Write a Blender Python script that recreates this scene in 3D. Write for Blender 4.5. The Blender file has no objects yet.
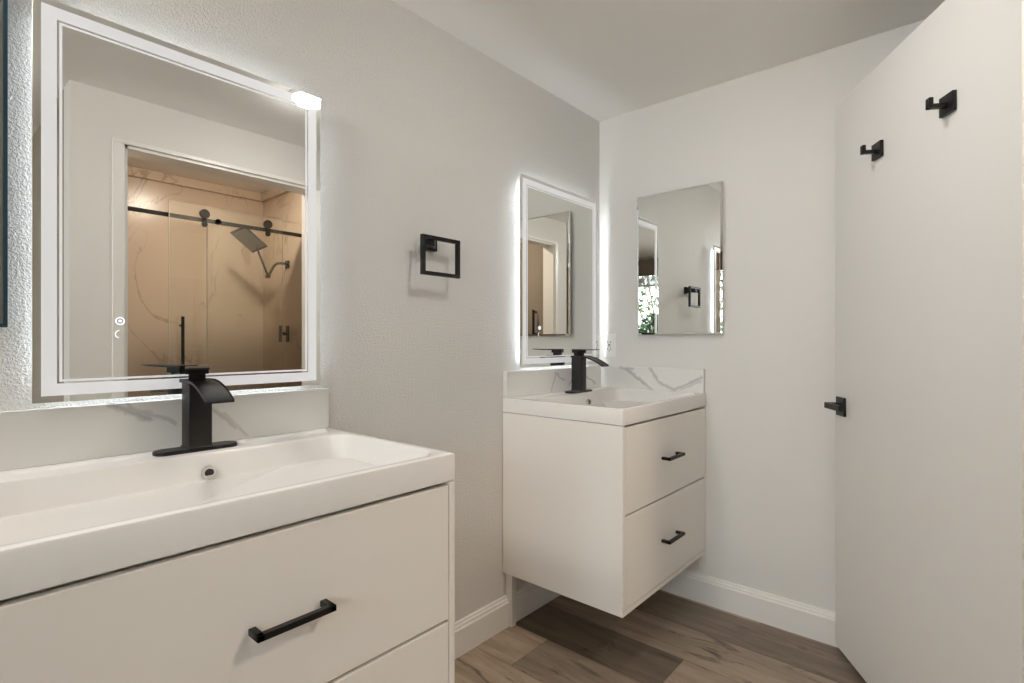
import bpy, bmesh, math, random
from mathutils import Vector, Matrix

# ------------------------------------------------------------------ camera, world, exposure
SC = bpy.context.scene
COL = SC.collection
FLOOR = -0.015
CEIL = 2.271
XB = 2.351                      # back wall plane (x); left wall is y = 0; the room lies at y < 0
YO = -1.545                     # opposite wall plane

cd = bpy.data.cameras.new('camera')
cd.sensor_width = 36.0
cd.lens = 532.0 / 1024.0 * 36.0
cd.clip_start = 0.01
cam = bpy.data.objects.new('camera', cd)
COL.objects.link(cam)
cam.location = (0.0, -1.45, 1.145)
cam.rotation_euler = (math.radians(90), 0, math.radians(41.0 - 90.0))
SC.camera = cam

w = bpy.data.worlds.new('daylight')
SC.world = w
w.use_nodes = True
bg = w.node_tree.nodes['Background']
bg.inputs[0].default_value = (0.86, 0.93, 1.0, 1)
bg.inputs[1].default_value = 15.0

SC.view_settings.view_transform = 'Standard'
SC.view_settings.look = 'None'
SC.view_settings.gamma = 1
SC.view_settings.use_curve_mapping = False
SC.view_settings.exposure = 0.0
SC.cycles.use_denoising = True
SC.cycles.max_bounces = 14
SC.cycles.diffuse_bounces = 6
SC.cycles.glossy_bounces = 8
SC.cycles.transparent_max_bounces = 16
SC.cycles.caustics_reflective = False
SC.cycles.caustics_refractive = False
SC.cycles.sample_clamp_indirect = 6.0

LAMP_MAIN = 97.0               # radiance of the recessed lamps' lenses
LAMP_FILL = 110.0  # added globe behind the camera, fill light only
LAMP_SHOWER = 310.0
LED_BACK = 20.0                  # LED tape round the back of the mirrors
LED_FRONT = 0.38                 # frosted bands

# ------------------------------------------------------------------ materials
def new_mat(name):
    m = bpy.data.materials.new(name)
    m.use_nodes = True
    nt = m.node_tree
    return m, nt, nt.nodes['Principled BSDF']

def N(nt, typ, **kw):
    n = nt.nodes.new(typ)
    for k, v in kw.items():
        setattr(n, k, v)
    return n

def math_n(nt, op, a, b=None, clamp=False):
    n = N(nt, 'ShaderNodeMath', operation=op)
    n.use_clamp = clamp
    for i, v in enumerate((a, b)):
        if v is None:
            continue
        if isinstance(v, (int, float)):
            n.inputs[i].default_value = v
        else:
            nt.links.new(v, n.inputs[i])
    return n.outputs[0]

def plain(name, col, rough=0.5, metal=0.0, spec=0.5, noise=0.0, nscale=40, bump=0.0, coat=0.0):
    m, nt, b = new_mat(name)
    b.inputs['Base Color'].default_value = (*col, 1)
    b.inputs['Roughness'].default_value = rough
    b.inputs['Metallic'].default_value = metal
    b.inputs['Specular IOR Level'].default_value = spec
    b.inputs['Coat Weight'].default_value = coat
    b.inputs['Coat Roughness'].default_value = 0.05
    if noise or bump:
        tc = N(nt, 'ShaderNodeTexCoord')
        no = N(nt, 'ShaderNodeTexNoise')
        no.inputs['Scale'].default_value = nscale
        no.inputs['Detail'].default_value = 4
        nt.links.new(tc.outputs['Object'], no.inputs['Vector'])
        if noise:
            mr = N(nt, 'ShaderNodeMapRange')
            mr.inputs[3].default_value = max(0.0, rough - noise)
            mr.inputs[4].default_value = rough + noise
            nt.links.new(no.outputs[0], mr.inputs[0])
            nt.links.new(mr.outputs[0], b.inputs['Roughness'])
        if bump:
            bp = N(nt, 'ShaderNodeBump')
            bp.inputs['Strength'].default_value = bump
            bp.inputs['Distance'].default_value = 0.002
            nt.links.new(no.outputs[0], bp.inputs['Height'])
            nt.links.new(bp.outputs[0], b.inputs['Normal'])
    return m

def textured_wall(name, col, strength=0.6, dist=0.003):
    """painted wall with a knock-down / orange-peel finish"""
    m, nt, b = new_mat(name)
    b.inputs['Base Color'].default_value = (*col, 1)
    b.inputs['Roughness'].default_value = 0.62
    b.inputs['Specular IOR Level'].default_value = 0.25
    tc = N(nt, 'ShaderNodeTexCoord')
    n1 = N(nt, 'ShaderNodeTexNoise')
    n1.inputs['Scale'].default_value = 165
    n1.inputs['Detail'].default_value = 3
    n1.inputs['Roughness'].default_value = 0.55
    n1.inputs['Distortion'].default_value = 0.6
    nt.links.new(tc.outputs['Object'], n1.inputs['Vector'])
    cr = N(nt, 'ShaderNodeValToRGB')
    cr.color_ramp.elements[0].position = 0.42
    cr.color_ramp.elements[1].position = 0.60
    nt.links.new(n1.outputs[0], cr.inputs[0])
    bp = N(nt, 'ShaderNodeBump')
    bp.inputs['Strength'].default_value = strength
    bp.inputs['Distance'].default_value = dist
    nt.links.new(cr.outputs[0], bp.inputs['Height'])
    nt.links.new(bp.outputs[0], b.inputs['Normal'])
    return m

def floor_mat():
    """vinyl planks running across the room: 0.22 m wide rows along y, random tone per plank, grain, knots, fine seams"""
    m, nt, b = new_mat('wood_plank_floor')
    L = nt.links
    geo = N(nt, 'ShaderNodeNewGeometry')
    sep = N(nt, 'ShaderNodeSeparateXYZ')
    L.new(geo.outputs['Position'], sep.inputs[0])
    WID, LEN = 0.22, 1.22
    u = math_n(nt, 'DIVIDE', math_n(nt, 'ADD', sep.outputs[0], 20 * WID - 1.655), WID)
    row = math_n(nt, 'FLOOR', u)
    fu = math_n(nt, 'FRACT', u)
    stag = math_n(nt, 'FRACT', math_n(nt, 'SUBTRACT', math_n(nt, 'MULTIPLY', row, 0.37), 0.2607))
    v = math_n(nt, 'ADD', math_n(nt, 'DIVIDE', math_n(nt, 'ADD', sep.outputs[1], 20.0), LEN), stag)
    cell = math_n(nt, 'FLOOR', v)
    fv = math_n(nt, 'FRACT', v)
    hsh = math_n(nt, 'FRACT', math_n(nt, 'ADD', math_n(nt, 'ADD', math_n(nt, 'MULTIPLY', row, 0.618), math_n(nt, 'MULTIPLY', cell, 0.414)), 0.066))
    # grain: stretched noise, offset for each plank
    cg = N(nt, 'ShaderNodeCombineXYZ')
    L.new(math_n(nt, 'MULTIPLY', sep.outputs[0], 22.0), cg.inputs[0])
    L.new(math_n(nt, 'MULTIPLY', sep.outputs[1], 2.6), cg.inputs[1])
    L.new(math_n(nt, 'MULTIPLY', hsh, 37.0), cg.inputs[2])
    g = N(nt, 'ShaderNodeTexNoise')
    g.inputs['Scale'].default_value = 1.0
    g.inputs['Detail'].default_value = 6
    g.inputs['Roughness'].default_value = 0.62
    g.inputs['Distortion'].default_value = 0.5
    L.new(cg.outputs[0], g.inputs['Vector'])
    ck = N(nt, 'ShaderNodeCombineXYZ')
    L.new(math_n(nt, 'MULTIPLY', sep.outputs[0], 13.0), ck.inputs[0])
    L.new(math_n(nt, 'MULTIPLY', sep.outputs[1], 3.4), ck.inputs[1])
    L.new(math_n(nt, 'MULTIPLY', hsh, 11.0), ck.inputs[2])
    k = N(nt, 'ShaderNodeTexNoise')
    k.inputs['Scale'].default_value = 1.0
    k.inputs['Detail'].default_value = 7
    k.inputs['Roughness'].default_value = 0.7
    k.inputs['Distortion'].default_value = 1.2
    L.new(ck.outputs[0], k.inputs['Vector'])
    tone = N(nt, 'ShaderNodeValToRGB')
    e = tone.color_ramp.elements
    e[0].position, e[0].color = 0.0, (0.14, 0.11, 0.082, 1)
    e[1].position, e[1].color = 1.0, (0.45, 0.35, 0.262, 1)
    L.new(hsh, tone.inputs[0])
    gr = N(nt, 'ShaderNodeValToRGB')
    e = gr.color_ramp.elements
    e[0].position, e[0].color = 0.32, (0.66, 0.64, 0.63, 1)
    e[1].position, e[1].color = 0.66, (1.12, 1.12, 1.12, 1)
    L.new(g.outputs[0], gr.inputs[0])
    mx = N(nt, 'ShaderNodeMixRGB', blend_type='MULTIPLY')
    mx.inputs[0].default_value = 1
    L.new(tone.outputs[0], mx.inputs[1]); L.new(gr.outputs[0], mx.inputs[2])
    kr = N(nt, 'ShaderNodeValToRGB')
    e = kr.color_ramp.elements
    e[0].position, e[0].color = 0.31, (0.30, 0.28, 0.27, 1)
    e[1].position, e[1].color = 0.42, (1, 1, 1, 1)
    L.new(k.outputs[0], kr.inputs[0])
    mk = N(nt, 'ShaderNodeMixRGB', blend_type='MULTIPLY')
    mk.inputs[0].default_value = 1
    L.new(mx.outputs[0], mk.inputs[1]); L.new(kr.outputs[0], mk.inputs[2])
    # seams
    su = math_n(nt, 'LESS_THAN', math_n(nt, 'MINIMUM', fu, math_n(nt, 'SUBTRACT', 1.0, fu)), 0.006)
    sv = math_n(nt, 'LESS_THAN', math_n(nt, 'MINIMUM', fv, math_n(nt, 'SUBTRACT', 1.0, fv)), 0.0011)
    seam = math_n(nt, 'MAXIMUM', su, sv)
    ms = N(nt, 'ShaderNodeMixRGB', blend_type='MULTIPLY')
    ms.inputs[2].default_value = (0.55, 0.52, 0.5, 1)
    L.new(seam, ms.inputs[0]); L.new(mk.outputs[0], ms.inputs[1])
    L.new(ms.outputs[0], b.inputs['Base Color'])
    b.inputs['Roughness'].default_value = 0.48
    b.inputs['Specular IOR Level'].default_value = 0.35
    bp = N(nt, 'ShaderNodeBump')
    bp.inputs['Strength'].default_value = 0.12
    bp.inputs['Distance'].default_value = 0.001
    L.new(g.outputs[0], bp.inputs['Height'])
    L.new(bp.outputs[0], b.inputs['Normal'])
    return m

def marble(name, axes, segs, base=(0.80, 0.785, 0.755), vein=(0.30, 0.29, 0.285), rough=0.16, wob=0.03, wscale=16):
    """white quartz with grey veins; each vein follows a segment (a0,b0,a1,b1,width,strength) in the slab's own plane,
    bent by noise.  axes: which two object axes span the slab"""
    m, nt, b = new_mat(name)
    L = nt.links
    tc = N(nt, 'ShaderNodeTexCoord')
    no = N(nt, 'ShaderNodeTexNoise')
    no.inputs['Scale'].default_value = wscale
    no.inputs['Detail'].default_value = 5
    no.inputs['Roughness'].default_value = 0.6
    L.new(tc.outputs['Object'], no.inputs['Vector'])
    off = N(nt, 'ShaderNodeVectorMath', operation='SUBTRACT')
    L.new(no.outputs['Color'], off.inputs[0])
    off.inputs[1].default_value = (0.5, 0.5, 0.5)
    sc = N(nt, 'ShaderNodeVectorMath', operation='SCALE')
    L.new(off.outputs[0], sc.inputs[0]); sc.inputs['Scale'].default_value = wob * 2
    ad = N(nt, 'ShaderNodeVectorMath', operation='ADD')
    L.new(tc.outputs['Object'], ad.inputs[0]); L.new(sc.outputs[0], ad.inputs[1])
    sp = N(nt, 'ShaderNodeSeparateXYZ'); L.new(ad.outputs[0], sp.inputs[0])
    A, B = sp.outputs[axes[0]], sp.outputs[axes[1]]
    n2 = N(nt, 'ShaderNodeTexNoise'); n2.inputs['Scale'].default_value = wscale * 3; n2.inputs['Detail'].default_value = 3
    L.new(tc.outputs['Object'], n2.inputs['Vector'])
    total = None
    for a0, b0, a1, b1, wd, st in segs:
        dx, dy = a1 - a0, b1 - b0
        ll = math.hypot(dx, dy); dx, dy = dx / ll, dy / ll
        pa = math_n(nt, 'SUBTRACT', A, a0); pb = math_n(nt, 'SUBTRACT', B, b0)
        t = math_n(nt, 'ADD', math_n(nt, 'MULTIPLY', pa, dx), math_n(nt, 'MULTIPLY', pb, dy))
        d = math_n(nt, 'ABSOLUTE', math_n(nt, 'SUBTRACT', math_n(nt, 'MULTIPLY', pa, dy), math_n(nt, 'MULTIPLY', pb, dx)))
        ex = math_n(nt, 'MAXIMUM', math_n(nt, 'MAXIMUM', math_n(nt, 'SUBTRACT', 0.0, t), math_n(nt, 'SUBTRACT', t, ll)), 0.0)
        dd = math_n(nt, 'ADD', d, ex)
        wloc = math_n(nt, 'MULTIPLY', n2.outputs[0], 2 * wd)
        f = math_n(nt, 'SUBTRACT', 1.0, math_n(nt, 'DIVIDE', dd, wloc), True)
        f = math_n(nt, 'MULTIPLY', math_n(nt, 'POWER', f, 0.7), st)
        total = f if total is None else math_n(nt, 'MAXIMUM', total, f)
    mx = N(nt, 'ShaderNodeMixRGB')
    mx.inputs[1].default_value = (*base, 1); mx.inputs[2].default_value = (*vein, 1)
    if total is not None:
        L.new(total, mx.inputs[0])
    else:
        mx.inputs[0].default_value = 0
    L.new(mx.outputs[0], b.inputs['Base Color'])
    b.inputs['Roughness'].default_value = rough
    return m

def tile_mat():
    """large-format warm beige stone panels with brown veins"""
    m, nt, b = new_mat('beige_stone_tile')
    L = nt.links
    geo = N(nt, 'ShaderNodeNewGeometry')
    n1 = N(nt, 'ShaderNodeTexNoise'); n1.inputs['Scale'].default_value = 1.6; n1.inputs['Detail'].default_value = 7
    n1.inputs['Roughness'].default_value = 0.6; n1.inputs['Distortion'].default_value = 1.4
    mp = N(nt, 'ShaderNodeMapping'); mp.inputs['Rotation'].default_value = (0.5, 0.7, 0.3); mp.inputs['Scale'].default_value = (1, 1, 0.6)
    L.new(geo.outputs['Position'], mp.inputs[0]); L.new(mp.outputs[0], n1.inputs['Vector'])
    d = math_n(nt, 'ABSOLUTE', math_n(nt, 'SUBTRACT', n1.outputs[0], 0.5))
    f = math_n(nt, 'SUBTRACT', 1.0, math_n(nt, 'DIVIDE', d, 0.014), True)
    n2 = N(nt, 'ShaderNodeTexNoise'); n2.inputs['Scale'].default_value = 2.2
    L.new(geo.outputs['Position'], n2.inputs['Vector'])
    pat = math_n(nt, 'MULTIPLY', math_n(nt, 'SUBTRACT', n2.outputs[0], 0.42), 6.0, True)
    f = math_n(nt, 'MULTIPLY', math_n(nt, 'MULTIPLY', f, pat), 0.6)
    mx = N(nt, 'ShaderNodeMixRGB')
    mx.inputs[1].default_value = (0.60, 0.48, 0.375, 1); mx.inputs[2].default_value = (0.25, 0.16, 0.11, 1)
    L.new(f, mx.inputs[0]); L.new(mx.outputs[0], b.inputs['Base Color'])
    b.inputs['Roughness'].default_value = 0.22
    return m

def thin_glass(name, tint, fres=1.0):
    m = bpy.data.materials.new(name); m.use_nodes = True
    nt = m.node_tree; nt.nodes.clear()
    o = N(nt, 'ShaderNodeOutputMaterial')
    t = N(nt, 'ShaderNodeBsdfTransparent'); t.inputs[0].default_value = (*tint, 1)
    g = N(nt, 'ShaderNodeBsdfGlossy'); g.inputs['Roughness'].default_value = 0.0
    fr = N(nt, 'ShaderNodeFresnel'); fr.inputs[0].default_value = 1.5
    mx = N(nt, 'ShaderNodeMixShader')
    nt.links.new(math_n(nt, 'MULTIPLY', fr.outputs[0], fres), mx.inputs[0])
    nt.links.new(t.outputs[0], mx.inputs[1]); nt.links.new(g.outputs[0], mx.inputs[2])
    nt.links.new(mx.outputs[0], o.inputs[0])
    return m

def emit(name, col, strength, base=(0.8, 0.8, 0.8), coat=0.0):
    m, nt, b = new_mat(name)
    b.inputs['Base Color'].default_value = (*base, 1)
    b.inputs['Roughness'].default_value = 0.4
    b.inputs['Coat Weight'].default_value = coat
    b.inputs['Coat Roughness'].default_value = 0.02
    b.inputs['Emission Color'].default_value = (*col, 1)
    b.inputs['Emission Strength'].default_value = strength
    return m

def leaf_mat(name, c0, c1):
    m, nt, b = new_mat(name)
    oi = N(nt, 'ShaderNodeNewGeometry')
    cr = N(nt, 'ShaderNodeValToRGB')
    cr.color_ramp.elements[0].color = (*c0, 1); cr.color_ramp.elements[1].color = (*c1, 1)
    nt.links.new(oi.outputs['Random Per Island'], cr.inputs[0])
    nt.links.new(cr.outputs[0], b.inputs['Base Color'])
    b.inputs['Roughness'].default_value = 0.5
    return m

M = {}
WALLC = (0.755, 0.738, 0.705)
M['wall'] = textured_wall('painted_textured_wall', WALLC)
M['wall_unlit'] = textured_wall('wall_darkened_as_unlit', (0.30, 0.255, 0.205), 0.12, 0.0015)  # gloom of the unlit dressing area put into the wall colour
M['wall_soft'] = textured_wall('painted_wall', WALLC, 0.12, 0.0015)
M['ceil'] = textured_wall('painted_ceiling', (0.93, 0.92, 0.90), 0.06, 0.001)
M['trim'] = plain('white_trim_paint', (0.82, 0.80, 0.765), 0.35)
M['door'] = plain('white_door_paint', (0.79, 0.778, 0.752), 0.5)
M['floor'] = floor_mat()
M['lac'] = plain('white_lacquer', (0.85, 0.81, 0.755), 0.38, noise=0.03)
M['lac_gap_shade'] = plain('carcass_gap_shade', (0.10, 0.09, 0.08), 0.6)  # carcass colour darkened so the gaps round the drawers read as shade
M['sink'] = plain('white_ceramic', (0.775, 0.755, 0.725), 0.13, spec=0.4)
M['black'] = plain('matte_black_metal', (0.010, 0.0095, 0.009), 0.38, 0.0, spec=0.28, noise=0.06, nscale=90)
M['chrome'] = plain('chrome', (0.75, 0.74, 0.72), 0.12, 1.0)
M['dark'] = plain('dark_hole', (0.02, 0.018, 0.016), 0.6)
M['mirror'] = plain('mirror_silver', (0.86, 0.87, 0.85), 0.0, 1.0)
M['alu'] = plain('brushed_metal', (0.62, 0.62, 0.60), 0.35, 0.9)
M['led'] = emit('led_tape', (0.88, 0.95, 1.0), LED_BACK)
M['band'] = emit('frosted_glow_band', (0.95, 0.97, 1.0), LED_FRONT, (0.55, 0.55, 0.55), 1.0)
M['bevel'] = emit('mirror_bevel_line', (0.95, 0.97, 1.0), 0.36, (0.6, 0.6, 0.6), 1.0)
M['touch'] = emit('touch_ring', (0.75, 0.9, 1.0), 1.3)
M['teal'] = plain('dark_teal_paint', (0.012, 0.045, 0.065), 0.35)
M['canvas'] = plain('grey_brown_print', (0.22, 0.19, 0.155), 0.7, bump=0.2, nscale=60)
M['plastic'] = plain('white_plastic', (0.85, 0.84, 0.82), 0.3)
M['slot'] = plain('dark_slot', (0.03, 0.03, 0.03), 0.6)
M['tile'] = tile_mat()
M['glass'] = thin_glass('clear_glass', (0.982, 0.988, 0.975))
M['pane'] = thin_glass('window_glass', (0.97, 0.98, 0.97))
M['bar'] = plain('dark_bronze_rail', (0.012, 0.010, 0.009), 0.4, 0.0, spec=0.3)
M['rubber'] = plain('grey_spray_rubber', (0.24, 0.215, 0.17), 0.7)
M['glass_edge'] = plain('pale_glass_edge', (0.62, 0.60, 0.52), 0.3)
M['lens'] = emit('warm_lamp_lens', (1.0, 0.97, 0.925), LAMP_MAIN)
M['lens_fill'] = emit('fill_globe_glow', (1.0, 0.975, 0.935), LAMP_FILL)
M['lens3'] = emit('shower_lamp_lens', (1.0, 0.87, 0.72), LAMP_SHOWER)
M['blind'] = plain('dark_valance', (0.10, 0.072, 0.055), 0.7)
M['slat'] = plain('grey_blind_slats', (0.42, 0.39, 0.35), 0.6)
M['bark'] = plain('bark', (0.12, 0.085, 0.06), 0.9, bump=0.6)
M['leaf'] = leaf_mat('shrub_leaves', (0.008, 0.028, 0.008), (0.055, 0.10, 0.025))
M['leaf2'] = leaf_mat('tree_leaves', (0.012, 0.03, 0.01), (0.07, 0.10, 0.035))
M['bounce_ground'] = plain('garden_ground', (0.48, 0.45, 0.40), 0.95, bump=0.6)  # unseen ground, made pale to bounce daylight up to the ceiling

# ------------------------------------------------------------------ mesh helpers
def bx(bm, x0, x1, y0, y1, z0, z1, bev=0.0, seg=2):
    vs = [bm.verts.new((x, y, z)) for x in (x0, x1) for y in (y0, y1) for z in (z0, z1)]
    fs = [(0, 1, 3, 2), (4, 6, 7, 5), (0, 4, 5, 1), (2, 3, 7, 6), (0, 2, 6, 4), (1, 5, 7, 3)]
    faces = [bm.faces.new([vs[i] for i in f]) for f in fs]
    bmesh.ops.recalc_face_normals(bm, faces=faces)
    if bev > 0:
        es = list({e for f in faces for e in f.edges})
        bmesh.ops.bevel(bm, geom=es, offset=bev, segments=seg, profile=0.5, affect='EDGES')
    return bm

def box(*a, **k):
    return bx(bmesh.new(), *a, **k)

def cyl(bm, p0, p1, r0, r1=None, n=24, cap=True):
    r1 = r0 if r1 is None else r1
    p0, p1 = Vector(p0), Vector(p1)
    d = (p1 - p0).normalized()
    a = d.orthogonal().normalized(); b = d.cross(a)
    L0 = [bm.verts.new(p0 + (a * math.cos(t) + b * math.sin(t)) * r0) for t in [2 * math.pi * i / n for i in range(n)]]
    L1 = [bm.verts.new(p1 + (a * math.cos(t) + b * math.sin(t)) * r1) for t in [2 * math.pi * i / n for i in range(n)]]
    for i in range(n):
        bm.faces.new((L0[i], L0[(i + 1) % n], L1[(i + 1) % n], L1[i]))
    if cap:
        bm.faces.new(L0[::-1]); bm.faces.new(L1)
    return bm

def tube(bm, pts, r, n=12):
    """smooth round tube through points"""
    pts = [Vector(p) for p in pts]
    rings = []
    ref = None
    for i, p in enumerate(pts):
        d = (pts[min(i + 1, len(pts) - 1)] - pts[max(i - 1, 0)]).normalized()
        a = d.orthogonal().normalized() if ref is None else (ref - d * ref.dot(d)).normalized()
        ref = a
        b = d.cross(a)
        rings.append([bm.verts.new(p + (a * math.cos(2 * math.pi * k / n) + b * math.sin(2 * math.pi * k / n)) * r) for k in range(n)])
    for q in range(len(rings) - 1):
        for k in range(n):
            bm.faces.new((rings[q][k], rings[q][(k + 1) % n], rings[q + 1][(k + 1) % n], rings[q + 1][k]))
    bm.faces.new(rings[0][::-1]); bm.faces.new(rings[-1])
    return bm

def loops(bm, rings, cap0=False, cap1=False):
    vr = [[bm.verts.new(p) for p in r] for r in rings]
    n = len(vr[0])
    for q in range(len(vr) - 1):
        for k in range(n):
            bm.faces.new((vr[q][k], vr[q][(k + 1) % n], vr[q + 1][(k + 1) % n], vr[q + 1][k]))
    if cap0:
        bm.faces.new(vr[0][::-1])
    if cap1:
        bm.faces.new(vr[-1])
    return bm

def rrect(x0, x1, y0, y1, z, r, n=6):
    out = []
    for cx, cy, a0 in ((x1 - r, y1 - r, 0), (x0 + r, y1 - r, 90), (x0 + r, y0 + r, 180), (x1 - r, y0 + r, 270)):
        for i in range(n + 1):
            a = math.radians(a0 + 90 * i / n)
            out.append((cx + r * math.cos(a), cy + r * math.sin(a), z))
    return out

def frame_ring(bm, x0, x1, z0, z1, wd, y0, y1):
    """rectangular ring in the xz plane, wd wide (inwards), from y0 to y1"""
    o = [(x0, z0), (x1, z0), (x1, z1), (x0, z1)]
    i = [(x0 + wd, z0 + wd), (x1 - wd, z0 + wd), (x1 - wd, z1 - wd), (x0 + wd, z1 - wd)]
    rings = [[(a, y, b) for a, b in pl] for pl, y in ((o, y0), (o, y1), (i, y1), (i, y0), (o, y0))]
    loops(bm, rings)
    bmesh.ops.remove_doubles(bm, verts=bm.verts, dist=1e-6)
    bmesh.ops.recalc_face_normals(bm, faces=bm.faces)
    return bm

def world_loc(o):
    v = Vector((0, 0, 0))
    while o is not None:
        v += Vector(o.location); o = o.parent
    return v

def obj(name, bm, mat, parent=None, smooth=False, origin=None):
    """one mesh object; geometry is given in world coordinates (things are not rotated at build time)"""
    base = world_loc(parent) if parent else Vector((0, 0, 0))
    org = Vector(origin) if origin else base
    bmesh.ops.translate(bm, verts=bm.verts, vec=-org)
    bmesh.ops.recalc_face_normals(bm, faces=bm.faces)
    me = bpy.data.meshes.new(name)
    if smooth:
        for f in bm.faces:
            f.smooth = True
    bm.to_mesh(me); bm.free()
    me.materials.append(mat)
    if smooth:
        me.set_sharp_from_angle(angle=math.radians(35))
    o = bpy.data.objects.new(name, me)
    COL.objects.link(o)
    o.location = org - base
    if parent:
        o.parent = parent
    return o

def tag(o, label, cat, group=None):
    o['label'] = label; o['category'] = cat
    if group:
        o['group'] = group
    return o

def thing(name, loc, label, cat, group=None):
    o = bpy.data.objects.new(name, None)
    o.empty_display_size = 0.05
    COL.objects.link(o)
    o.location = loc
    return tag(o, label, cat, group)

def struct(name, bm, mat, parent=None, smooth=False):
    o = obj(name, bm, mat, parent, smooth)
    if parent is None:
        o['kind'] = 'structure'
    return o

# ------------------------------------------------------------------ the room
XW, YW = -2.0, -3.3             # far window wall and rear wall of the dressing area
XS, YS = 2.005, -3.13           # shower room: end wall and rear wall
struct('floor', box(XW - 0.1, XB + 0.1, YW - 0.1, 0.1, FLOOR - 0.1, FLOOR), M['floor'])
struct('ceiling', box(XW - 0.1, XB + 0.1, YO - 0.12, 0.1, CEIL, CEIL + 0.08), M['ceil'])
struct('ceiling_dressing', box(XW - 0.1, 0.59, YW - 0.1, YO - 0.12, CEIL, CEIL + 0.08), M['ceil'])
struct('ceiling_shower', box(0.59, XS + 0.1, YS - 0.1, YO - 0.12, 2.383, 2.46), M['ceil'])
struct('wall_left', box(XW - 0.1, XB + 0.1, 0.0, 0.1, FLOOR, CEIL), M['wall'])
struct('wall_back', box(XB, XB + 0.1, YO - 0.12, 0.0, FLOOR, CEIL), M['wall_soft'])
bm = bmesh.new()                 # opposite wall with the doorway to the shower room
JL, JR, JT = 0.672, 1.60, 2.046
bx(bm, 0.478, JL, YO - 0.12, YO, FLOOR, CEIL)
bx(bm, JR, XB, YO - 0.12, YO, FLOOR, CEIL)
bx(bm, JL, JR, YO - 0.12, YO, JT, CEIL)
struct('wall_opposite', bm, M['wall_soft'])
bm = bmesh.new()
bx(bm, 0.59, XS + 0.1, YO - 0.12, YO - 0.119 + 0.0, CEIL, 2.44)
struct('wall_shower_header', bm, M['ceil'])
struct('wall_partition', box(0.478, 0.59, YW, YO - 0.12, FLOOR, 2.40), M['wall_unlit'])
struct('wall_rear', box(XW, 0.478, YW - 0.1, YW, FLOOR, CEIL), M['wall_unlit'])
struct('wall_shower_rear', box(0.59, XS + 0.1, YS - 0.1, YS, FLOOR, 2.383), M['tile'])
struct('wall_shower_end', box(XS, XS + 0.1, YS, YO - 0.12, FLOOR, 2.383), M['tile'])
bm = bmesh.new()                 # pale cove under the shower ceiling
bx(bm, 0.59, XS, YS, YS + 0.035, 2.315, 2.383, 0.006)
bx(bm, XS - 0.035, XS, YS + 0.035, YO - 0.12, 2.315, 2.383, 0.006)
struct('trim_shower', bm, M['tile'])
struct('trim_curb', box(0.59, XS, -2.43, -2.31, FLOOR, 0.10, 0.006), M['tile'])
bm = bmesh.new()                 # casing round the doorway
for yy0, yy1 in ((YO, YO + 0.014),):
    bx(bm, JL - 0.046, JL, yy0, yy1, FLOOR, JT + 0.0, 0.003)
    bx(bm, JL - 0.046, JR, yy0, yy1, JT, JT + 0.02, 0.003)
bx(bm, JL, JL + 0.014, YO - 0.12, YO, FLOOR, JT)
bx(bm, JR - 0.014, JR, YO - 0.12, YO, FLOOR, JT)
bx(bm, JL, JR, YO - 0.12, YO, JT - 0.014, JT)
struct('trim_doorway', bm, M['trim'])

def base_prof(bm, kind, a0, a1, wall, sgn):
    """baseboard with a stepped cap; kind 'x' runs along x on a y wall, 'y' runs along y on an x wall"""
    prof = [(0, FLOOR), (0.020, FLOOR), (0.020, 0.082), (0.015, 0.088), (0.0145, 0.094), (0.009, 0.099), (0.008, 0.105), (0, 0.107)]
    P = []
    for a in (a0, a1):
        P.append([((a, wall + sgn * d, z) if kind == 'x' else (wall + sgn * d, a, z)) for d, z in prof])
    loops(bm, P, True, True)
    return bm
struct('baseboard_left', base_prof(bmesh.new(), 'x', XW, 1.628, 0.0, -1), M['trim'])
struct('baseboard_alcove', base_prof(bmesh.new(), 'x', 1.655, XB - 0.02, 0.0, -1), M['trim'])
struct('baseboard_back', base_prof(bmesh.new(), 'y', YO, 0.0, XB, -1), M['trim'])
struct('baseboard_opposite', base_prof(bmesh.new(), 'x', 0.478, JL - 0.046, YO, 1), M['trim'])
struct('baseboard_right', base_prof(bmesh.new(), 'x', JR + 0.04, XB - 0.02, YO, 1), M['trim'])
bm = box(1.628, 1.655, -0.034, 0.0, FLOOR, 0.218, 0.002)
struct('trim_cleat', bm, M['trim'])
struct('trim_bracket', box(XB - 0.03, XB, -0.545, -0.53, 0.150, 0.218, 0.002), M['trim'])

# window wall of the dressing area
WY0, WY1, WZ0, WZ1 = -2.75, -1.05, 0.85, 2.10
bm = bmesh.new()
bx(bm, XW - 0.1, XW, YW, WY0, FLOOR, CEIL)
bx(bm, XW - 0.1, XW, WY1, 0.0, FLOOR, CEIL)
bx(bm, XW - 0.1, XW, WY0, WY1, FLOOR, WZ0)
bx(bm, XW - 0.1, XW, WY0, WY1, WZ1, CEIL)
struct('wall_window', bm, M['wall_unlit'])
bm = bmesh.new()
for a, b_ in ((WY0, WY0 + 0.045), (WY1 - 0.045, WY1)):
    bx(bm, XW - 0.08, XW - 0.03, a, b_, WZ0, WZ1, 0.003)
for a, b_ in ((WZ0, WZ0 + 0.045), (WZ1 - 0.045, WZ1)):
    bx(bm, XW - 0.08, XW - 0.03, WY0, WY1, a, b_, 0.003)
wf = struct('window_1', bm, M['trim'])
obj('window_pane', box(XW - 0.058, XW - 0.052, WY0 + 0.04, WY1 - 0.04, WZ0 + 0.04, WZ1 - 0.04), M['pane'], wf)
obj('window_sill', box(XW - 0.03, XW + 0.04, WY0 - 0.04, WY1 + 0.04, WZ0 - 0.03, WZ0, 0.004), M['trim'], wf)
wb = thing('window_blind', (XW + 0.05, (WY0 + WY1) / 2, WZ1 + 0.1), 'raised grey slatted blind under a dark valance over the garden window', 'blind')
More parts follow.
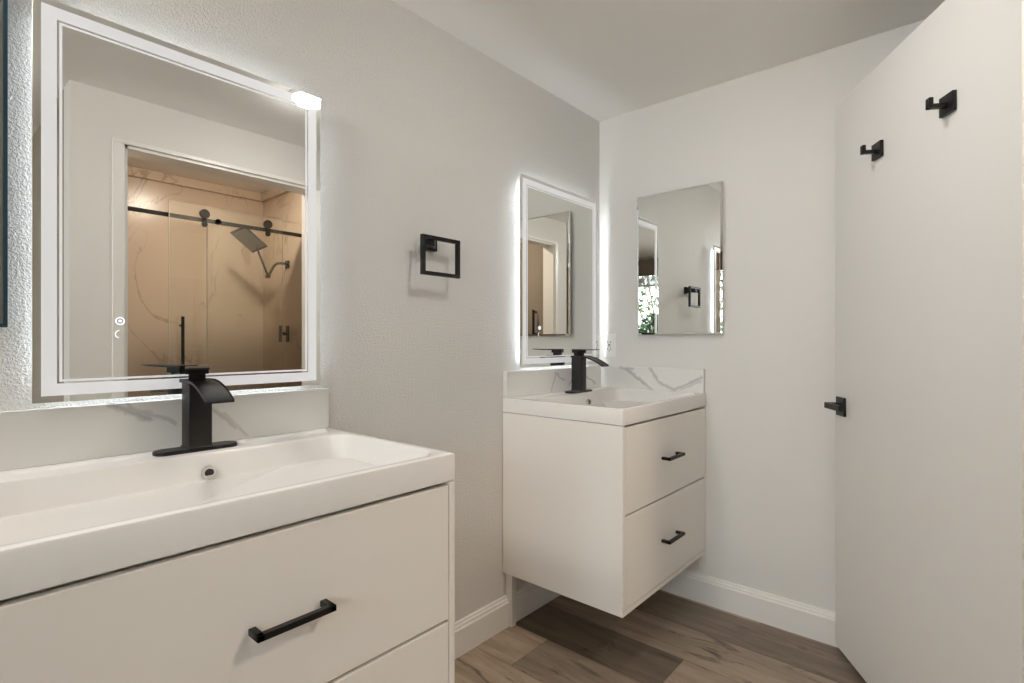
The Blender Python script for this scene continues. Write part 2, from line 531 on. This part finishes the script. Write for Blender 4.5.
obj('valance', box(XW + 0.002, XW + 0.10, WY0 - 0.06, WY1 + 0.06, 2.03, CEIL - 0.03, 0.004), M['blind'], wb)
bm = bmesh.new()
for k in range(9):
    bx(bm, XW + 0.02, XW + 0.075, WY0 + 0.01, WY1 - 0.01, 1.905 + k * 0.013, 1.909 + k * 0.013)
bx(bm, XW + 0.025, XW + 0.07, WY0 + 0.01, WY1 - 0.01, 1.885, 1.90, 0.003)
obj('slat_stack', bm, M['slat'], wb)

# ------------------------------------------------------------------ vanities
def vanity(x0, x1, D, zt, slab, ox, hx, label_c, label_s, label_f):
    """wall-hung two-drawer cabinet: carcass of panels, inset drawers with bar handles"""
    zs = zt - slab
    zb = zt - 0.709
    xc = (x0 + x1) / 2
    c = thing('vanity_cabinet', (xc, -0.03, zb), label_c, 'vanity cabinet', 'wall hung vanity cabinets')
    T = 0.017
    obj('side_panel', box(x0, x0 + T, -D, -0.002, zb, zs - 0.001, 0.0012), M['lac'], c)
    obj('side_panel', box(x1 - T, x1, -D, -0.002, zb, zs - 0.001, 0.0012), M['lac'], c)
    obj('bottom_panel', box(x0 + T, x1 - T, -D, -0.002, zb, zb + T, 0.0012), M['lac'], c)
    obj('back_panel', box(x0 + T, x1 - T, -0.02, -0.002, zb + T, zs - 0.001), M['lac_gap_shade'], c)
    zm = zs - 0.308
    for dz0, dz1 in ((zm, zs - 0.0075), (zb + T + 0.003, zm - 0.0075)):
        dr = obj('drawer', box(x0 + T + 0.0025, x1 - T - 0.0025, -D, -D + 0.018, dz0, dz1, 0.0015), M['lac'], c)
        bm = bmesh.new()
        bx(bm, x0 + 0.05, x0 + 0.065, -D + 0.018, -0.06, dz0 + 0.03, dz1 - 0.12)
        bx(bm, x1 - 0.065, x1 - 0.05, -D + 0.018, -0.06, dz0 + 0.03, dz1 - 0.12)
        bx(bm, x0 + 0.065, x1 - 0.065, -D + 0.018, -0.06, dz0 + 0.02, dz0 + 0.03)
        obj('drawer_box', bm, M['lac_gap_shade'], dr)
        zh = (dz0 + dz1) / 2
        L = 0.069
        bm = bmesh.new()
        bx(bm, hx - L, hx + L, -D - 0.036, -D - 0.024, zh - 0.0055, zh + 0.0055, 0.001)
        for s in (-1, 1):
            a, b2 = sorted((hx + s * L, hx + s * (L - 0.012)))
            bx(bm, a, b2, -D - 0.036, -D, zh - 0.0055, zh + 0.0055, 0.001)
        obj('handle', bm, M['black'], dr)
    # ceramic sink top
    bd, fr = -0.128, -D + 0.022
    s = thing('vanity_sink', (xc, -D / 2, zs), label_s, 'sink', 'white rectangular vanity sinks')
    bl, br = x0 + 0.020, x1 - 0.022
    R = [rrect(x0 + 0.004, x1 - 0.004, -D + 0.004, -0.001, zs, 0.002),
         rrect(x0, x1, -D - 0.002, -0.001, zs + 0.002, 0.003),
         rrect(x0, x1, -D - 0.002, -0.001, zt - 0.004, 0.004),
         rrect(x0 + 0.0015, x1 - 0.0015, -D - 0.0005, -0.0015, zt - 0.001, 0.004),
         rrect(x0 + 0.004, x1 - 0.004, -D + 0.002, -0.002, zt, 0.004),
         rrect(bl - 0.004, br + 0.004, fr - 0.004, bd + 0.004, zt, 0.060),
         rrect(bl, br, fr, bd, zt - 0.0015, 0.057),
         rrect(bl + 0.003, br - 0.003, fr + 0.003, bd - 0.003, zt - 0.007, 0.055),
         rrect(bl + 0.020, br - 0.020, fr + 0.014, bd - 0.016, zt - 0.138, 0.055),
         rrect(bl + 0.034, br - 0.034, fr + 0.028, bd - 0.036, zt - 0.162, 0.055),
         rrect(bl + 0.060, br - 0.060, fr + 0.054, bd - 0.062, zt - 0.170, 0.050),
         rrect(bl + 0.13, br - 0.13, fr + 0.125, bd - 0.125, zt - 0.173, 0.05)]
    bm = loops(bmesh.new(), R, True, True)
    obj('basin', bm, M['sink'], s, True)
    # overflow and drain
    oy, oz = bd - 0.0105, zt - 0.044
    bm = bmesh.new()
    cyl(bm, (xc + ox, oy + 0.004, oz), (xc + ox, oy - 0.003, oz - 0.0006), 0.0155, 0.0145)
    orr = obj('overflow_ring', bm, M['chrome'], s, True)
    bm = bmesh.new()
    cyl(bm, (xc + ox, oy, oz), (xc + ox, oy - 0.0036, oz - 0.0007), 0.0095)
    obj('overflow_hole', bm, M['dark'], orr)
    bm = bmesh.new()
    cyl(bm, (xc, -0.32, zt - 0.175), (xc, -0.32, zt - 0.168), 0.024, 0.022)
    cyl(bm, (xc, -0.32, zt - 0.168), (xc, -0.32, zt - 0.164), 0.016, 0.012)
    obj('drain', bm, M['black'], s, True)
    return xc

V1 = dict(x0=0.020, x1=0.828, D=0.558, zt=0.892, slab=0.0625, ox=0.036, hx=0.4405)
V2 = dict(x0=1.608, x1=2.350, D=0.549, zt=0.915, slab=0.058, ox=0.058, hx=1.974)
xc1 = vanity(**V1, label_c='large white floating vanity cabinet in the foreground with two black bar handles',
             label_s='white rectangular sink top on the foreground vanity, chrome overflow hole', label_f='')
xc2 = vanity(**V2, label_c='white floating vanity cabinet in the far corner with two black bar handles',
             label_s='white rectangular sink top on the far corner vanity', label_f='')

# ------------------------------------------------------------------ backsplashes
def slab_obj(name, bm, mat, org, label, group):
    o = obj(name, bm, mat, None, False, org)
    return tag(o, label, 'backsplash', group)
m1 = marble('marble_left', (0, 2), [(0.235, 0.118, 0.31, 0.075, 0.010, 0.65), (0.27, 0.105, 0.36, 0.06, 0.008, 0.5),
                                     (0.265, 0.118, 0.30, 0.085, 0.003, 0.5), (0.43, 0.10, 0.50, 0.03, 0.007, 0.5), (0.47, 0.07, 0.53, 0.01, 0.006, 0.4)], base=(0.70, 0.69, 0.66), wob=0.015)
slab_obj('marble_backsplash', box(0.02, 0.826, -0.02, -0.0005, 0.892, 1.008, 0.0015), m1, (0.066, 0, 0.892),
         'long white backsplash with grey veins behind the foreground black faucet', 'white veined backsplashes')
m2 = marble('marble_far', (0, 2), [(0.32, 0.01, 0.36, 0.09, 0.007, 0.55), (0.36, 0.09, 0.43, 0.05, 0.006, 0.5), (0.46, 0.03, 0.56, 0.09, 0.009, 0.55),
                                    (0.55, 0.085, 0.69, 0.02, 0.008, 0.55), (0.48, 0.015, 0.60, 0.045, 0.006, 0.4)], wob=0.022)
slab_obj('marble_backsplash', box(1.612, XB - 0.0005, -0.02, -0.0005, 0.915, 1.022, 0.0015), m2, (1.588, 0, 0.915),
         'white veined backsplash under the lit mirror in the far corner', 'white veined backsplashes')
# side splash on the back wall: y runs 0 .. -0.549
m3 = marble('marble_side', (1, 2), [(-0.16, 0.10, -0.24, 0.045, 0.011, 0.62), (-0.24, 0.045, -0.30, 0.0, 0.010, 0.6), (-0.13, 0.103, -0.20, 0.095, 0.008, 0.5),
                                     (-0.29, 0.105, -0.33, 0.045, 0.010, 0.6), (-0.33, 0.045, -0.41, 0.005, 0.010, 0.55),
                                     (-0.41, 0.005, -0.54, 0.072, 0.009, 0.6), (-0.44, 0.012, -0.54, 0.058, 0.009, 0.4)], wob=0.013)
slab_obj('marble_backsplash', box(XB - 0.02, XB - 0.0005, -0.546, -0.02, 0.915, 1.022, 0.0015), m3, (XB, 0, 0.915),
         'white side splash with strong grey veins on the end wall', 'white veined backsplashes')

# ------------------------------------------------------------------ faucets
def faucet(xc, yc, z0, twist, label):
    t = thing('sink_faucet', (xc, yc, z0), label, 'faucet', 'black waterfall faucets')
    R = [rrect(xc - 0.088, xc + 0.087, yc - 0.026, yc + 0.026, z0, 0.022, 8),
         rrect(xc - 0.088, xc + 0.087, yc - 0.026, yc + 0.026, z0 + 0.006, 0.022, 8),
         rrect(xc - 0.086, xc + 0.085, yc - 0.024, yc + 0.024, z0 + 0.0085, 0.021, 8)]
    obj('base_plate', loops(bmesh.new(), R, True, True), M['black'], t, True)
    h = 0.0245
    R = [rrect(xc - h - 0.003, xc + h + 0.003, yc - h - 0.003, yc + h + 0.003, z0 + 0.0085, 0.003, 3),
         rrect(xc - h, xc + h, yc - h, yc + h, z0 + 0.013, 0.002, 3),
         rrect(xc - h, xc + h, yc - h, yc + h, z0 + 0.160, 0.002, 3)]
    obj('body', loops(bmesh.new(), R, True, True), M['black'], t, True)
    # waterfall spout: a broad sheet arching forward and down
    prof = []
    n = 14
    top = [(h + 0.001, 0.166)] + [(-h + 0.004 - 0.118 * (i / n), 0.166 - 0.040 * (i / n) ** 1.9) for i in range(n + 1)]
    w_ = 0.029
    bm = bmesh.new()
    rings = []
    for i, (dy, dz) in enumerate(top):
        th = 0.0065 if i > 1 else 0.008
        y, z = yc + dy, z0 + dz
        lip = 0.003
        rings.append([(xc - w_, y, z), (xc - w_ + 0.003, y, z - lip * (i > 1)), (xc + w_ - 0.003, y, z - lip * (i > 1)), (xc + w_, y, z), (xc + w_, y, z - th), (xc - w_, y, z - th)])
    loops(bm, rings, True, True)
    obj('spout', bm, M['black'], t)
    # handle: neck block and a thin flat lever pointing forward
    bm = bmesh.new()
    bx(bm, xc - 0.017, xc + 0.017, yc - 0.017, yc + 0.017, z0 + 0.165, z0 + 0.178, 0.001)
    bx(bm, xc - 0.0235, xc + 0.0235, yc - 0.0235, yc + 0.0235, z0 + 0.178, z0 + 0.190, 0.0015)
    hb = obj('handle', bm, M['black'], t)
    bm = bmesh.new()
    R = []
    for dy, zz, th in ((0.024, 0.190, 0.005), (-0.02, 0.190, 0.005), (-0.07, 0.1905, 0.004), (-0.118, 0.193, 0.0028)):
        R.append([(xc - 0.0235, yc + dy, z0 + zz), (xc + 0.0235, yc + dy, z0 + zz), (xc + 0.0235, yc + dy, z0 + zz + th), (xc - 0.0235, yc + dy, z0 + zz + th)])
    loops(bm, R, True, True)
    obj('lever', bm, M['black'], hb)
    hb.rotation_euler.z = math.radians(twist)
    return t
faucet(0.455, -0.080, 0.892, -18, 'black waterfall faucet on the foreground sink')
faucet(2.029, -0.090, 0.915, -20, 'black waterfall faucet on the far corner sink')

# ------------------------------------------------------------------ LED mirrors
def led_mirror(x0, x1, z0, z1, label, tx, tz, sides):
    xc = (x0 + x1) / 2
    t = thing('lighted_mirror', (xc, 0, z0), label, 'mirror', 'backlit rectangular mirrors')
    Y = -0.030
    I = 0.034
    obj('backing', box(x0 + I, x1 - I, -0.0235, -0.0005, z0 + I, z1 - I), M['alu'], t)
    bm = bmesh.new()
    e = 0.003
    ya, yb = -0.017, -0.007
    bx(bm, x0 + I - e, x0 + I, ya, yb, z0 + I, z1 - I)
    bx(bm, x1 - I, x1 - I + e, ya, yb, z0 + I, z1 - I)
    bx(bm, x0 + I, x1 - I, ya, yb, z1 - I, z1 - I + e)
    bx(bm, x0 + I, x1 - I, ya, yb, z0 + I - e, z0 + I)
    obj('light_strip', bm, M['led'], t)
    obj('mirror_glass', box(x0, x1, Y, -0.0245, z0, z1, 0.0006, seg=1), M['mirror'], t)
    m_ = 0.0135
    obj('frosted_band', frame_ring(bmesh.new(), x0 + m_, x1 - m_, z0 + m_, z1 - m_, 0.0245, Y - 0.0006, Y - 0.0001), M['band'], t)
    m_ += 0.0245 + 0.0038
    obj('bevel_line', frame_ring(bmesh.new(), x0 + m_, x1 - m_, z0 + m_, z1 - m_, 0.0048, Y - 0.0006, Y - 0.0001), M['bevel'], t)
    if tx:
        for q, dz in enumerate((0.0, -0.029)):
            bm = bmesh.new()
            n = 20
            ro, ri = 0.0085, 0.0068
            if q == 0:
                rr = [[(tx + r * math.cos(2 * math.pi * k / n), y, tz + dz + r * math.sin(2 * math.pi * k / n)) for k in range(n)]
                      for r, y in ((ro, Y), (ro, Y - 0.0008), (ri, Y - 0.0008), (ri, Y))]
                loops(bm, rr)
                cyl(bm, (tx, Y, tz + dz), (tx, Y - 0.0008, tz + dz), 0.0028)
            else:
                pts = [(tx + ro * math.cos(a), Y - 0.0005, tz + dz + ro * math.sin(a)) for a in [math.radians(100 + 150 * k / 12) for k in range(13)]]
                tube(bm, pts, 0.0006, 6)
            obj('touch_button', bm, M['touch'], t)
    return t
led_mirror(0.173, 0.794, 1.0205, 1.843, 'large backlit mirror above the foreground sink reflecting the shower', 0.318, 1.190, 'l')
led_mirror(1.687, 2.284, 1.036, 1.842, 'backlit mirror above the far corner sink', 1.815, 1.204, 'l')

# ------------------------------------------------------------------ medicine cabinet on the end wall
XM = 2.323
mc = thing('medicine_cabinet', (XB, -0.45, 1.178), 'frameless mirrored medicine cabinet on the end wall', 'medicine cabinet')
obj('cabinet_box', box(XM + 0.006, XB - 0.0005, -0.622, -0.234, 1.186, 1.829, 0.002), M['lac'], mc)
y0, y1, z0, z1 = -0.630, -0.226, 1.1775, 1.837
b_ = 0.008
bm = bmesh.new()
rings = [[(XM + 0.006, y0, z0), (XM + 0.006, y1, z0), (XM + 0.006, y1, z1), (XM + 0.006, y0, z1)],
         [(XM + 0.003, y0, z0), (XM + 0.003, y1, z0), (XM + 0.003, y1, z1), (XM + 0.003, y0, z1)],
         [(XM, y0 + b_, z0 + b_), (XM, y1 - b_, z0 + b_), (XM, y1 - b_, z1 - b_), (XM, y0 + b_, z1 - b_)]]
loops(bm, rings, True, True)
obj('mirror_door', bm, M['mirror'], mc)

# ------------------------------------------------------------------ towel ring
tr = thing('towel_ring', (1.165, 0, 1.485), 'square black towel ring on the wall between the two lit mirrors', 'towel ring')
bm = bmesh.new()
bx(bm, 1.202, 1.244, -0.020, 0.0, 1.462, 1.506, 0.0015)
obj('mount_plate', bm, M['black'], tr)
bm = bmesh.new()
loops(bm, [[(a, y, 1.470), (b, y, 1.470), (b, y, 1.503), (a, y, 1.503)] for a, b, y in ((1.206, 1.240, -0.018), (1.160, 1.200, -0.046), (1.146, 1.198, -0.058))], True, True)
obj('post', bm, M['black'], tr)
obj('ring', frame_ring(bmesh.new(), 1.137, 1.307, 1.369, 1.503, 0.0125, -0.070, -0.056), M['black'], tr)

# ------------------------------------------------------------------ outlet on the end wall
ou = thing('wall_outlet', (XB, -0.063, 1.125), 'white power outlet on the end wall beside the far mirror', 'outlet')
bm = bmesh.new()
bx(bm, XB - 0.006, XB - 0.0003, -0.097, -0.028, 1.066, 1.183, 0.002)
obj('cover_plate', bm, M['plastic'], ou)
rc = obj('receptacle', box(XB - 0.009, XB - 0.005, -0.080, -0.045, 1.090, 1.159, 0.001), M['plastic'], ou)
bm = bmesh.new()
for zc in (1.108, 1.142):
    for dy in (-0.008, 0.008):
        bx(bm, XB - 0.0095, XB - 0.0085, -0.0625 + dy - 0.0016, -0.0625 + dy + 0.0016, zc - 0.005, zc + 0.005)
    bx(bm, XB - 0.0095, XB - 0.0085, -0.065, -0.060, zc - 0.012, zc - 0.008)
bx(bm, XB - 0.0098, XB - 0.0085, -0.069, -0.056, 1.120, 1.1235)
bx(bm, XB - 0.0098, XB - 0.0085, -0.069, -0.056, 1.1265, 1.130)
obj('socket_slot', bm, M['slot'], rc)

# ------------------------------------------------------------------ framed panel at the far left
ar = thing('framed_print', (-0.25, 0, 1.18), 'dark teal framed print at the left edge beside the big mirror', 'picture')
obj('frame', frame_ring(bmesh.new(), -0.58, 0.1375, 1.173, 2.06, 0.0065, -0.030, -0.001), M['teal'], ar)
obj('print', box(-0.5735, 0.131, -0.022, -0.002, 1.1795, 2.0535), M['canvas'], ar)

# ------------------------------------------------------------------ open door on the right
H = Vector((1.560, -1.526, 0)); E_ = Vector((2.302, -1.055, 0))
D_ = (E_ - H).normalized(); LD = (E_ - H).length
ang = math.atan2(D_.y, D_.x)
dm = Matrix.Translation(Vector((H.x, H.y, 0))) @ Matrix.Rotation(ang, 4, 'Z')
# door-local frame: x along the leaf from hinge to free edge, +y towards the left wall, z up
def door_obj(name, bm, mat, parent=None, smooth=False, origin=(0, 0, 0)):
    o = obj(name, bm, mat, None, smooth, origin)
    if parent is None:
        o.matrix_world = dm @ Matrix.Translation(Vector(origin))
    else:
        o.parent = parent
    return o
door = door_obj('door_1', box(0.0, LD, -0.035, 0.0, 0.012, 2.026, 0.0015), M['door'])
door['kind'] = 'structure'
zl, sl = 0.908, 0.822
dhn = door_obj('door_handle', box(sl - 0.032, sl + 0.032, 0.0, 0.008, zl - 0.034, zl + 0.034, 0.001), M['black'], door)
bm = bmesh.new()
cyl(bm, (sl, 0.008, zl + 0.004), (sl, 0.05, zl + 0.004), 0.011)
bx(bm, sl - 0.105, sl + 0.013, 0.044, 0.056, zl - 0.007, zl + 0.014, 0.002)
door_obj('lever', bm, M['black'], dhn)
door_obj('latch_plate', box(LD, LD + 0.0015, -0.03, -0.005, zl - 0.03, zl + 0.03), M['black'], door)

def robe_hook(s, z, label):
    t = thing('robe_hook', (0, 0, 0), label, 'hook', 'square robe hooks on the open door')
    bm = box(-0.027, 0.027, 0.0, 0.010, -0.025, 0.025, 0.001)
    p = obj('base_plate', bm, M['black']); p.parent = t
    bm = bmesh.new()
    bx(bm, -0.007, 0.007, 0.009, 0.052, -0.009, 0.002, 0.001)
    bx(bm, -0.0085, 0.0085, 0.042, 0.052, -0.009, 0.018, 0.001)
    a = obj('hook_arm', bm, M['black']); a.parent = t
    t.matrix_world = dm @ Matrix.Translation(Vector((s, 0.0005, z)))
robe_hook(0.229, 1.749, 'black robe hook on the open door, the one nearer the camera')
robe_hook(0.567, 1.751, 'black robe hook on the open door, the one nearer the end wall')

# ------------------------------------------------------------------ recessed ceiling lamps, then an added fill globe
def downlight(x, y, z, r, lens, label):
    t = thing('ceiling_light', (x, y, z), label, 'ceiling light', 'round recessed ceiling lights')
    bm = bmesh.new()
    n = 40
    rr = [[(x + rad * math.cos(2 * math.pi * k / n), y + rad * math.sin(2 * math.pi * k / n), zz) for k in range(n)]
          for rad, zz in ((r + 0.018, z), (r + 0.016, z - 0.006), (r + 0.004, z - 0.010), (r, z - 0.006), (r, z))]
    loops(bm, rr)
    obj('trim_ring', bm, M['plastic'], t, True)
    bm = bmesh.new()
    rr = [[(x + rad * math.cos(2 * math.pi * k / n), y + rad * math.sin(2 * math.pi * k / n), z - dz) for k in range(n)]
          for rad, dz in ((r, 0.005), (r * 0.97, 0.018), (r * 0.82, 0.027), (r * 0.5, 0.033), (r * 0.2, 0.035))]
    loops(bm, rr, False, True)
    o = obj('lens', bm, lens, t)
    return t
downlight(1.24, -0.93, CEIL, 0.072, M['lens'], 'round ceiling light reflected at the corner of the big mirror')
downlight(1.40, -2.12, 2.383, 0.072, M['lens3'], 'round warm ceiling light inside the shower room')

gl = thing('fill_globe', (-0.95, -0.32, CEIL), 'added globe fill light, unseen behind the camera', 'ceiling light')  # fill lamp added to brighten the room, not a known fixture
gx, gy, gr = -0.95, -0.32, 0.11
bm = bmesh.new()
cyl(bm, (gx, gy, CEIL), (gx, gy, CEIL - 0.025), 0.075, 0.068, 32)
obj('canopy', bm, M['plastic'], gl, True)
bm = bmesh.new()
bmesh.ops.create_uvsphere(bm, u_segments=32, v_segments=16, radius=gr)
bmesh.ops.translate(bm, verts=bm.verts, vec=(gx, gy, CEIL - 0.02 - gr * 0.9))
obj('globe', bm, M['lens_fill'], gl, True)

# ------------------------------------------------------------------ shower enclosure seen in the big mirror
GY = -2.37
sd = thing('shower_door', (1.3, GY, 0.1), 'sliding glass shower door on a black rail, reflected in the big mirror', 'shower door')
fg = obj('glass_panel', box(1.32, XS - 0.005, GY - 0.035, GY - 0.027, 0.105, 2.02, 0.001), M['glass'], sd)
obj('panel_edge', box(1.318, 1.320, GY - 0.035, GY - 0.027, 0.105, 2.02), M['glass_edge'], fg)
sg = obj('glass_panel', box(1.088, 1.80, GY + 0.012, GY + 0.020, 0.115, 2.02, 0.001), M['glass'], sd)
obj('panel_edge', box(1.086, 1.088, GY + 0.012, GY + 0.020, 0.115, 2.02), M['glass_edge'], sg)
sg['label'] = 'sliding glass panel with black rollers'
bm = bmesh.new()
bx(bm, 0.595, XS - 0.002, GY - 0.010, GY, 1.917, 1.943, 0.002)
obj('rail', bm, M['bar'], sd)
for x in (1.285, 1.69):
    bm = bmesh.new()
    cyl(bm, (x, GY + 0.020, 1.965), (x, GY + 0.032, 1.965), 0.030)
    cyl(bm, (x, GY + 0.020, 1.898), (x, GY + 0.030, 1.898), 0.017)
    bx(bm, x - 0.010, x + 0.010, GY + 0.020, GY + 0.026, 1.89, 1.975)
    obj('roller', bm, M['bar'], sd, True)
bm = bmesh.new()
cyl(bm, (1.37, GY, 1.93), (1.37, GY + 0.02, 1.93), 0.018)
obj('stopper', bm, M['bar'], sd, True)
bm = bmesh.new()
bx(bm, 1.141, 1.157, GY + 0.052, GY + 0.068, 0.84, 1.30, 0.002)
for zz in (0.90, 1.245):
    cyl(bm, (1.149, GY + 0.018, zz), (1.149, GY + 0.055, zz), 0.007)
obj('handle', bm, M['bar'], sd)

AY = -2.69
sh = thing('rain_shower', (XS, AY, 1.75), 'square rain shower head on a bent arm, reflected in the big mirror', 'shower head')
bm = bmesh.new()
bx(bm, XS - 0.012, XS - 0.0005, AY - 0.028, AY + 0.028, 1.72, 1.78, 0.002)
obj('wall_flange', bm, M['bar'], sh)
bm = bmesh.new()
tube(bm, [(XS - 0.01, AY, 1.752), (XS - 0.06, AY, 1.755), (XS - 0.09, AY, 1.748), (XS - 0.115, AY, 1.725), (XS - 0.14, AY, 1.675), (XS - 0.158, AY, 1.648)], 0.010)
cyl(bm, (XS - 0.158, AY - 0.014, 1.645), (XS - 0.158, AY + 0.014, 1.645), 0.016)
tube(bm, [(XS - 0.158, AY, 1.645), (XS - 0.255, AY, 1.885), (XS - 0.275, AY, 1.92)], 0.008)
obj('arm', bm, M['bar'], sh, True)
bm = bmesh.new()
bx(bm, -0.105, 0.105, -0.105, 0.105, -0.006, 0.006, 0.002)
cyl(bm, (0, 0, 0.005), (0, 0, 0.03), 0.018)
fm = bmesh.new()
for k in range(9):
    bx(fm, -0.09, 0.09, -0.09 + k * 0.0225 - 0.0075, -0.09 + k * 0.0225 + 0.0075, -0.0085, -0.006)
rm = Matrix.Translation(Vector((XS - 0.30, AY, 1.905))) @ Matrix.Rotation(math.radians(38), 4, 'Y') @ Matrix.Rotation(math.radians(8), 4, 'X')
bmesh.ops.transform(bm, matrix=rm, verts=bm.verts)
hp = obj('shower_head', bm, M['bar'], sh)
bmesh.ops.transform(fm, matrix=rm, verts=fm.verts)
obj('spray_face', fm, M['rubber'], hp)
sv = thing('shower_valve', (XS, AY, 1.20), 'black shower valve handle below the shower head, reflected in the big mirror', 'shower valve')
bm = bmesh.new()
bx(bm, XS - 0.010, XS - 0.0005, AY - 0.02, AY + 0.02, 1.14, 1.27, 0.002)
obj('valve_plate', bm, M['bar'], sv)
bm = bmesh.new()
cyl(bm, (XS - 0.01, AY, 1.205), (XS - 0.055, AY, 1.205), 0.014)
bx(bm, XS - 0.070, XS - 0.052, AY - 0.014, AY + 0.014, 1.14, 1.27, 0.003)
obj('valve_handle', bm, M['bar'], sv)
gb = thing('grab_bar', (0.59, -1.82, 1.33), 'short vertical black bar inside the shower room, glimpsed in the far mirror', 'bar')
bm = bmesh.new()
bx(bm, 0.630, 0.648, -1.829, -1.811, 1.20, 1.45, 0.002)
obj('rod', bm, M['bar'], gb)
for zz in (1.22, 1.43):
    bm = bmesh.new()
    cyl(bm, (0.59, -1.82, zz), (0.632, -1.82, zz), 0.008)
    obj('bracket', bm, M['bar'], gb)

# ------------------------------------------------------------------ garden beyond the window
struct('ground', box(-9.0, XW - 0.1, -8.0, 2.0, FLOOR - 0.4, FLOOR - 0.15), M['bounce_ground'])
random.seed(4)
def shrub(name, x, y, z0, h, rad, nleaf, size, mat, label, cat, group):
    t = thing(name, (x, y, z0), label, cat, group)
    bm = bmesh.new()
    tube(bm, [(x, y, z0), (x + 0.03, y, z0 + h * 0.35), (x - 0.02, y + 0.03, z0 + h * 0.6)], 0.05)
    for k in range(6):
        a = k * 1.05
        tube(bm, [(x, y, z0 + h * 0.3), (x + rad * 0.4 * math.cos(a), y + rad * 0.4 * math.sin(a), z0 + h * 0.6),
                  (x + rad * 0.65 * math.cos(a), y + rad * 0.65 * math.sin(a), z0 + h * 0.85)], 0.018, 6)
    obj('trunk', bm, M['bark'], t)
    bm = bmesh.new()
    for k in range(nleaf):
        while True:
            p = Vector((random.uniform(-1, 1), random.uniform(-1, 1), random.uniform(-1, 1)))
            if 0.35 < p.length < 1:
                break
        c = Vector((x + p.x * rad, y + p.y * rad, z0 + h * 0.62 + p.z * h * 0.40))
        a = Vector((random.gauss(0, 1), random.gauss(0, 1), random.gauss(0, 1))).normalized()
        b2 = a.orthogonal().normalized()
        s = size * random.uniform(0.7, 1.3)
        bm.faces.new([bm.verts.new(c - a * s), bm.verts.new(c + b2 * s * 0.45), bm.verts.new(c + a * s), bm.verts.new(c - b2 * s * 0.45)])
    obj('foliage', bm, mat, t)
G0 = FLOOR - 0.15
shrub('garden_shrub', -3.3, -2.35, G0, 1.75, 0.6, 3200, 0.06, M['leaf'], 'dark green shrub low outside the window, seen in the medicine cabinet mirror', 'shrub', None)
shrub('garden_tree', -5.6, -3.4, G0, 3.2, 1.2, 900, 0.08, M['leaf2'], 'sparse light green tree behind the shrub outside the window', 'tree', None)
